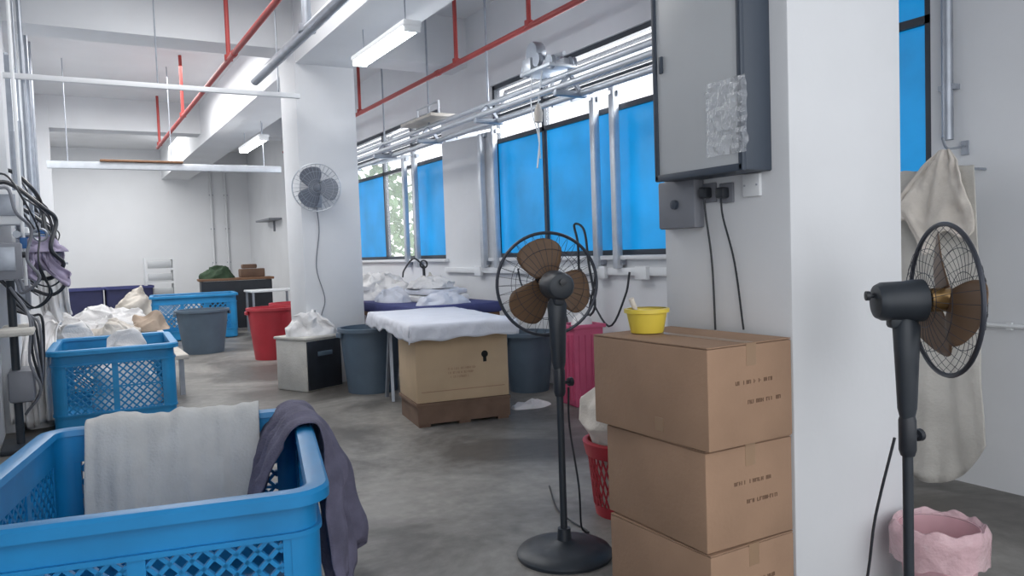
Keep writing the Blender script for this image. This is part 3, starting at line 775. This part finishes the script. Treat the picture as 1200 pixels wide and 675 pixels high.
mb.grid(fp, 11, 15).build('document_pouch', M['pouch'], dr, angle=5)
p = UX(804, 240, FX)
e = thing('junction_box', 'dark grey switch box below the electrical cabinet', 'switch box', (FX, p.y, p.z))
hY = abs(UX(783, 240, FX).y - UX(826, 240, FX).y)/2; hZ = abs(UX(804, 212, FX).z - UX(804, 268, FX).z)/2
MB().box((-.03, 0, 0), (.06, hY*2, hZ*2), bev=.01).build('body', M['sock'], e)
MB().lathe([(.02, 0), (.02, -.015), (.008, -.018)], (-.06, 0, 0), 16, 'X').build('switch_knob', M['boxd'], e)
for i, (px, ex, lab) in enumerate(((833, 841, 'left'), (853, 874, 'right'))):
    p = UX(px, 226, FX)
    e = thing('power_plug', 'black plug in its socket on the near column, %s of the two' % lab, 'plug', (FX, p.y, p.z))
    MB().box((-.006, 0, 0), (.012, .072, .08), bev=.003).build('socket_plate', M['sock'], e)
    pb = MB().box((-.032, 0, 0), (.04, .042, .045), bev=.008).build('plug_body', M['black'], e)
    q = UX(ex, 392, FX)
    MB().tube(catmull([V((-.04, 0, -.02)), V((-.03, 0, -.1)), V((-.012, (q.y-p.y)*.5, (q.z-p.z)*.5)), V((-.012, q.y-p.y, q.z-p.z + .02))]), .0045, 6).build('cable', M['black'], pb)
p = UX(883, 217, FX)
e = thing('socket_plate', 'white blank socket plate on the near column beside the plugs', 'socket', (FX, p.y, p.z))
pl = MB().box((-.008, 0, 0), (.016, .085, .088), bev=.004).build('plate', M['white'], e)
for s in (-1, 1): MB().lathe([(.004, 0), (.004, -.003)], (-.016, s*.03, 0), 8, 'X').build('screw', M['galv'], pl)

# ------------------------------------------------------------------ fans
def blade_mesh(mb, a0, r0, r1, wmax, yoff, tw=.5):
    ca, sa = math.cos(a0), math.sin(a0)
    def fn(u, v):
        s = v*2 - 1; t = u
        r = r0 + (r1 - r0)*t
        w_ = wmax*(.35 + .65*math.sin(PI*min(1, .08 + t*.66)))
        if t > .6: w_ *= math.sqrt(max(0.02, 1 - ((t - .6)/.405)**2))
        lat = s*w_ + .02*math.sin(PI*t)
        return V((r*ca - lat*sa, yoff + s*w_*tw - .02*(1-t)*s, r*sa + lat*ca))
    mb.grid(fn, 16, 10)
def cage(mb, y0, y1, Rr, n, dome, wr):
    for k in range(n):
        a = 2*PI*k/n; pts = []
        for j in range(7):
            t = j/6; r = .05 + (Rr-.05)*t
            yy = y1 + (y0 - y1)*(t**3.2)
            pts.append((r*math.cos(a), yy, r*math.sin(a)))
        mb.tube(pts, wr, 4)
    for t in (.05/Rr, .36, .68):
        r = Rr*t; tt = max(0, (r-.05)/(Rr-.05)); mb.ring((0, y1 + (y0-y1)*(tt**3.2), 0), r, wr*1.3, n=36, m=4)
def pedestal_fan(loc, hub, facing, label, tilt=0, Rr=.25, blade=None, rot0=PI/2, cy=.15, wr=.001):
    e = thing('pedestal_fan', label, 'fan', loc)
    MB().lathe([(.001, 0), (.225, 0), (.228, .015), (.215, .032), (.15, .05), (.06, .062), (.035, .075), (.03, .13), (.001, .13)], n=48, cap=False).build('base', M['iron'], e)
    MB().tube([(0, 0, .06), (0, 0, hub - .38)], .017, 16).build('pole', M['iron'], e)
    cl = MB().lathe([(.022, hub-.52), (.028, hub-.5), (.028, hub-.40), (.022, hub-.38)], n=20).build('clamp_collar', M['black'], e)
    MB().lathe([(.008, 0), (.008, .03), (.02, .032), (.022, .05), (.01, .055)], (.02, 0, hub-.46), 12, 'X').build('knob', M['black'], cl)
    MB().lathe([(.024, hub-.40), (.034, hub-.36), (.042, hub-.2), (.048, hub-.09), (.03, hub-.05)], n=24, sy=.85).build('neck', M['iron'], e)
    Hd = Matrix.Translation((0, 0, hub)) @ Matrix.Rotation(-facing, 4, 'Z') @ Matrix.Rotation(tilt, 4, 'X')
    mo = MB(Hd).lathe([(.001, -.105), (.035, -.105), (.055, -.098), (.064, -.08), (.066, -.01), (.07, .02), (.07, .05), (.05, cy-.075), (.02, cy-.07), (.001, cy-.07)], n=28, axis='Y', cap=False).box((0, -.02, -.06), (.05, .08, .06), bev=.012).build('motor', M['iron'], e)
    MB(Hd).lathe([(.008, -.105), (.008, -.115), (.016, -.118), (.016, -.13), (.005, -.132)], (0, 0, .02), 12, 'Y').build('switch_knob', M['black'], mo)
    mb = MB(Hd); cage(mb, cy, cy-.065, Rr, 34, 0, wr); mb.build('rear_grille', M['wire'], e)
    mb = MB(Hd); cage(mb, cy, cy+.065, Rr, 34, 0, wr); mb.lathe([(.001, cy+.067), (.05, cy+.067), (.05, cy+.072), (.001, cy+.074)], n=24, axis='Y', cap=False); mb.build('front_grille', M['wire'], e)
    MB(Hd).ring((0, cy, 0), Rr, .008, n=56, m=8).build('rim_band', M['wire'], e)
    for k in range(3):
        mb = MB(Hd); blade_mesh(mb, rot0 + k*2*PI/3, .035, Rr*.9, .105, cy, .42); mb.build('blade', blade or M['blade'], e, thick=.003)
    MB(Hd).lathe([(.001, cy-.05), (.04, cy-.05), (.04, cy+.02), (.028, cy+.04), (.001, cy+.045)], n=20, axis='Y', cap=False).tube([(0, cy-.09, 0), (0, cy+.055, 0)], .007, 8).build('hub', M['gold'], e)
    return e
p = UZ(662, 650, 0)
pedestal_fan((p.x, p.y, 0), 1.28, R(19), 'standing fan with brown blades left of the box stack', rot0=R(97), cy=.17)
f1 = V((p.x, p.y, 0))
tag(MB().tube(catmull([f1 + V((.03, -.03, .80)), f1 + V((.07, .03, .6)), f1 + V((.12, .04, .3)), f1 + V((.17, .10, .07)), f1 + V((.25, .16, .012)), f1+V((.3, .5, .012)), f1+V((.5, .9, .012))]), .005, 6).build('power_cable', M['black']), 'thin black cable running from the left standing fan to the floor', 'cable')
p2 = EYE + (CR @ V(((1062-600)/F, (337.5-356)/F, -1)))*2.55
pedestal_fan((p2.x, p2.y, 0), p2.z + .01, R(125), 'standing fan turned side on at right of the near column', rot0=R(100), cy=.12)
f2 = V((p2.x, p2.y, 0))
tag(MB().tube(catmull([f2 + V((-.04, .02, .78)), f2 + V((-.06, .08, .5)), f2 + V((-.09, .12, .2)), f2 + V((-.22, .22, .012)), f2+V((-.4, .25, .012))]), .005, 6).build('power_cable', M['black']), 'thin black cable trailing from the right standing fan', 'cable')

# wall fan on column 2
pw = UY(377, 217, 8.6 - .26)
e = thing('wall_fan', 'grey wall fan mounted on the middle column', 'fan', (pw.x, 8.6, pw.z))
Hd = Matrix.Rotation(R(180-12), 4, 'Z') @ Matrix.Rotation(R(-6), 4, 'X')
MB().box((0, -.02, -.12), (.12, .04, .22), bev=.008).tube(catmull([(0, -.03, -.15), (0, -.1, -.14), (0, -.13, -.04)]), .022, 10).build('bracket', M['galv'], e)
MB(Hd).lathe([(.001, .03), (.05, .03), (.065, .06), (.065, .14), (.03, .17), (.001, .17)], n=22, axis='Y', cap=False).build('motor', M['galv'], e)
mb = MB(Hd); cage(mb, .22, .15, .26, 32, 0, .0016); mb.build('rear_grille', M['galv'], e)
mb = MB(Hd); cage(mb, .22, .31, .26, 32, 0, .0016); mb.build('front_grille', M['galv'], e)
MB(Hd).ring((0, .22, 0), .26, .008, n=48).build('rim_band', M['alu'], e)
for k in range(3):
    mb = MB(Hd); blade_mesh(mb, R(60) + k*2*PI/3, .035, .235, .12, .22); mb.build('blade', M['gblade'], e, thick=.004)
MB(Hd).lathe([(.001, .18), (.04, .18), (.04, .25), (.001, .26)], n=18, axis='Y', cap=False).build('hub', M['gblade'], e)
MB().tube(catmull([(0, -.03, -.22), (.02, -.012, -.5), (-.03, -.012, -.9), (.05, -.012, -1.25), (.0, -.012, -1.45)]), .006, 6).build('cable', M['sock'], e)

# ------------------------------------------------------------------ right side
hx = XW - .2
A = UX(1108, 176, hx)
def tp(v): return .14 + .86*min(1, v*1.25)
o = drape('draped_cloth', [V((hx-.02, A.y, A.z)), V((hx-.05, A.y+.01, A.z-.08)), V((hx-.07, A.y+.03, A.z-.20)), V((hx-.09, A.y+.04, A.z-.34)), V((hx-.10, A.y+.04, A.z-.46))], (0, -.50, 0), M['cream'], .05, 3, 33, .008, nu=60, taper=tp, k=8, rag=.3)
tag(o, 'peaked cream cloth hung on the hook below the narrow blue window', 'cloth')
T0 = UX(1050, 206, hx); T1 = UX(1140, 213, hx)
e = thing('cloth_rod', 'thin rod on the wall carrying the off white sheet', 'rod', (hx, T1.y, T0.z))
MB().tube([(0, .03, 0), (0, T0.y - T1.y + .1, 0)], .008, 8).build('rod', M['galv'], e)
for yy in (0.04, T0.y - T1.y + .06): MB().tube([(0, yy, 0), (XW - hx, yy, 0)], .008, 8).build('arm', M['galv'], e)
yc_ = (T0.y + T1.y)/2
def tp2(v): return .92 + .34*v
o = drape('hanging_sheet', [V((hx+.03, yc_, T0.z-.25)), V((hx+.018, yc_, T0.z-.02)), V((hx, yc_, T0.z+.014)), V((hx-.02, yc_, T0.z-.03)), V((hx-.03, yc_-.01, T0.z-.4)), V((hx-.05, yc_-.03, T0.z-.9)), V((hx-.09, yc_-.05, T0.z-1.35)), V((hx-.08, yc_-.05, .04))], (0, -(T0.y - T1.y), 0), M['offw'], .055, 2.4, 35, .006, nu=90, taper=tp2, k=8,
          afn=lambda v: .25 if v < .4 else .25 + 1.1*(v-.4), hem=lambda u, v: (v**6)*.20*(abs(u-.42)*2)**2.2)
tag(o, 'long off white sheet hanging to the floor at right behind the fan', 'sheet')
e = thing('wall_hook', 'metal hook holding the peaked cream cloth', 'hook', (XW, A.y, A.z + .02))
MB().box((-.006, 0, 0), (.012, .04, .08)).build('plate', M['galv'], e)
MB().tube(catmull([(-.01, 0, .01), (-.15, 0, -.01), (-.2, 0, .0), (-.23, 0, .05)]), .007, 8).build('hook', M['galv'], e)
p = UX(1110, 60, XW - .04)
e = thing('wall_pipe', 'grey vertical pipe running up beside the narrow blue window', 'pipe', (XW - .04, p.y, 0))
MB().tube([(0, 0, 2.0), (0, 0, ZC - .01)], .03, 12).build('pipe', M['galv'], e)
for z in (2.3, 3.3): MB().box((.015, 0, z), (.05, .1, .03)).build('saddle', M['galv'], e)
p = UX(1185, 382, XW)
e = thing('wall_conduit', 'thin pale conduit along the wall behind the hanging cloth', 'conduit', (XW - .02, p.y, p.z))
MB().tube([(0, -1.2, 0), (0, .2, 0)], .012, 8).build('pipe', M['white'], e)
for yy in (0, -.8): MB().box((.004, yy, 0), (.02, .03, .04)).build('saddle', M['white'], e)
def pail(c, r, h, label, seed):
    e = thing('pail', label, 'pail', c)
    MB().lathe([(.001, .001), (r*.78, 0), (r, h), (r-.006, h), (r*.78-.006, .01), (.001, .01)], n=36, cap=False).build('bucket', M['pink'], e)
    MB().lathe([(r-.006, h-.02), (r+.012, h-.02), (r+.012, h+.006), (r-.008, h+.006)], n=36, cap=False).build('rim', M['pink'], e)
    MB().tube([(r*math.cos(t)*1.03, -.03*math.sin(t) - .03, h - .01 - .1*math.sin(t)) for t in [PI*k/14 for k in range(15)]], .004, 6).build('handle', M['white'], e)
    mb = MB()
    def fb(u, v):
        a = 2*PI*v
        prof = [(.05, .03), (r*.8, .06), (r*.93, h*.8), (r*.97, h+.005), (r*1.06, h+.026), (r*1.17, h-.01), (r*1.16, h-.12)]
        x = u*(len(prof)-1); i = min(int(x), len(prof)-2); f_ = x-i
        rr = prof[i][0]*(1-f_)+prof[i+1][0]*f_; z = prof[i][1]*(1-f_)+prof[i+1][1]*f_
        k = noise.noise(V((math.cos(a)*3 + seed, math.sin(a)*3, z*6)))
        k2 = noise.noise(V((math.cos(a)*9 + seed, math.sin(a)*9, z*5)))
        if u > .55: rr *= 1 + .04*abs(k) + .03*k2; z += .022*k
        return V((rr*math.cos(a), rr*math.sin(a), z))
    mb.grid(fb, 36, 96); bmesh.ops.remove_doubles(mb.bm, verts=mb.bm.verts, dist=.0004)
    mb.build('bag_liner', M['pbag'], e, angle=180)
    return e
p = UZ(1100, 618, .30); pail((p.x, p.y, 0), .15, .30, 'pale pink pail right of the side on fan pole', 1)
p = UZ(1050, 604, .27); pail((p.x + .05, p.y+.16, 0), .11, .27, 'smaller pink pail behind the side on fan pole', 4)

# ------------------------------------------------------------------ left wall clutter
e = thing('steam_manifold', 'blue and grey valve manifold on the pier at the far left', 'manifold', (-.30, 8.3, 1.72))
mp_ = MB().tube([(0, -.9, 0), (0, 3.5, 0)], .03, 10).tube([(0, -.4, 0), (0, -.4, .9)], .022, 8).tube([(0, .9, 0), (0, .9, 1.2)], .022, 8).build('pipe', M['galv'], e)
for k in range(9):
    yy = -.7 + k*.45
    MB().ring((.16, yy, .0), .05, .012, n=16).tube([(0, yy, 0), (.16, yy, 0)], .018, 8).build('valve', M['skyp'] if k % 3 else M['galv'], mp_)
for i in range(6):
    yy = 7.5 + i*.85; 
    e = thing('vertical_pipe', 'thin grey pipe dropping from the ceiling along the left wall, ' + ['nearest', 'second nearest', 'third nearest', 'fourth nearest', 'fifth nearest', 'farthest'][i], 'pipe', (-.26 + .05*(i % 2), yy, 1.3))
    MB().tube([(0, 0, 0), (0, 0, ZC - 1.302)], .014 + .006*(i % 2), 8).build('pipe', M['galv'] if i % 2 else M['white'], e)
    MB().box((0, 0, .35), (.05, .06, .09), bev=.008).build('valve_body', M['sock'] if i % 2 else M['skyp'], e)
for i in range(6):
    yy = 7.1 + i*.62
    e = thing('control_box', ['nearest', 'second nearest', 'third nearest', 'fourth nearest', 'fifth nearest', 'farthest'][i] + ' small control box on the left wall among the hoses', 'control box', (XL + .02, yy, (1.5, 1.95, 1.2, 1.7, 2.05, 1.45)[i]))
    bd = MB().box((.11, 0, 0), (.22, .24, .28), bev=.01).build('body', M['white'] if i % 2 else M['sock'], e)
    MB().lathe([(.025, 0), (.025, .02), (.01, .024)], (.22, 0, .05), 14, 'X').build('dial', M['black'], bd)
    MB().box((.11, -.125, .02), (.14, .012, .18), bev=.004).build('cover_plate', M['galv'], bd)
rnd = random.Random(9)
ordn = ['nearest one', 'second nearest', 'third nearest', 'fourth nearest', 'fifth nearest', 'sixth nearest', 'seventh nearest', 'eighth nearest', 'ninth nearest', 'tenth nearest', 'eleventh nearest', 'twelfth nearest', 'thirteenth nearest', 'fourteenth nearest', 'fifteenth nearest', 'sixteenth nearest', 'seventeenth nearest', 'eighteenth nearest', 'nineteenth nearest', 'farthest one']
for k in range(20):
    y0 = 7.05 + k*.2; z0 = 2.35 - .5*rnd.random()
    xo = -.22 + .2*rnd.random(); zl = 1.05 + .5*rnd.random()
    mid = (z0+zl)/2
    pts = [(-.49, y0, z0), (-.34, y0+.05, z0 + .06*rnd.random()), (xo - .08, y0+.1*rnd.random(), z0 - .15), (xo + .06*(rnd.random()-.5), y0+.16 + .25*rnd.random(), mid + .12), (xo - .12*rnd.random(), y0+.2 - .2*rnd.random(), mid - .12), (xo + .05, y0 + .2, zl+.12), (xo-.08, y0+.26, zl), (-.34, y0 + .32, zl+.12), (-.49, y0+.34, zl + .3)]
    tag(MB().tube(catmull(pts), (.008, .013, .018)[k % 3], 8).build('steam_hose', (M['black'], M['sock'], M['black'])[k % 3]), ['black', 'dark grey', 'thick black'][k % 3] + ' looped steam hose in the row on the far left wall, ' + ordn[k], 'hose')
tag(MB().tube([(-.5, 7.75, 1.56), (.0, 7.75, 1.56)], .012, 8).build('towel_bar', M['galv']), 'short metal bar sticking out at the far left under the valves', 'bar')
heap('cloth_bundle', (-.14, 7.72, 1.575), .2, .16, .11, M['lilac'], 'crumpled lilac cloth bundled over the short bar at the far left', 'cloth', 61, rough=1.8, fs=7)
def tpl(v): return .7 + .3*math.sin(v*9)
o = drape('hanging_garment', [(-.18, 7.86, 1.42), (-.18, 7.82, 1.55), (-.18, 7.70, 1.60), (-.16, 7.60, 1.50), (-.15, 7.58, 1.42), (-.12, 7.58, 1.36)], (.42, .05, 0), M['lilac'], .09, 5, 61, .01, rag=.25, taper=tpl, nu=70)
tag(o, 'lilac cloth thrown over the short bar at the far left', 'cloth')
o = drape('hanging_garment', [(-.10, 9.3, 1.42), (-.10, 9.22, 1.5), (-.09, 9.18, 1.3), (-.08, 9.15, 1.05), (-.06, 9.15, .95)], (.26, .0, 0), M['cloth'], .08, 6, 66, .01, rag=.25)
tag(o, 'crumpled white garment hanging above the laundry heap at the left wall', 'garment')
tag(MB().tube([(-.5, 9.24, 1.48), (.06, 9.24, 1.48)], .012, 8).build('towel_bar', M['galv']), 'short metal bar at the left wall carrying the white garment', 'bar')
e = thing('press_stand', 'dark machine stand with hoses and foot plate at the left edge', 'machine', (-.36, 7.3, 0))
MB().box((0, 0, .02), (.26, .5, .04), bev=.01).build('foot', M['iron'], e)
MB().tube([(0, 0, .04), (0, 0, 1.35)], .03, 12).build('column', M['iron'], e)
MB().box((.03, 0, .95), (.24, .6, .06), bev=.025).build('buck', M['offw'], e)
MB().box((.03, .1, .5), (.18, .34, .26), bev=.03).build('motor_housing', M['sock'], e)
for k in range(6): MB().tube(catmull([(0, -.1+.06*k, 1.3 - .04*k), (.12, -.15+.07*k, 1.05), (.10 + .02*k, .05*k - .1, .7+.06*k), (.16, .04*k, .45), (.04, .1, .25)]), .011, 8).build('hose', M['black'] if k % 2 else M['sock'], e)

# ------------------------------------------------------------------ light
wd = bpy.data.worlds.new('world'); bpy.context.scene.world = wd; wd.use_nodes = True
bg = wd.node_tree.nodes['Background']; bg.inputs['Color'].default_value = (.95, .97, 1, 1); bg.inputs['Strength'].default_value = 1.85
def area(loc, target, sx, sy, power, col=(1, 1, 1)):
    l = bpy.data.lights.new('light', 'AREA'); l.shape = 'RECTANGLE'; l.size = sx; l.size_y = sy; l.energy = power; l.color = col
    o = bpy.data.objects.new('light', l); C.objects.link(o); o.location = loc
    o.rotation_euler = (V(target) - V(loc)).to_track_quat('-Z', 'Y').to_euler()
area((5.2, 6.2, 2.9), (1, 6.2, .6), 3.4, 1.2, 135, (.97, .985, 1))
area((5.2, 11.5, 2.9), (1, 11.5, .6), 4, 1.2, 150, (.97, .985, 1))
area((1.2, 6.3, 4.2), (1.2, 6.3, 0), 1.5, 3, 62, (1, .99, .97))
area((1.2, 12, 4.2), (1.2, 12, 0), 1.5, 4, 135, (1, .99, .97))
area((1.6, 18.5, 4.2), (1.6, 18.5, 0), 3, 3, 185, (1, .99, .97))
vs = bpy.context.scene.view_settings
vs.view_transform = 'Standard'; vs.look = 'None'; vs.exposure = .20
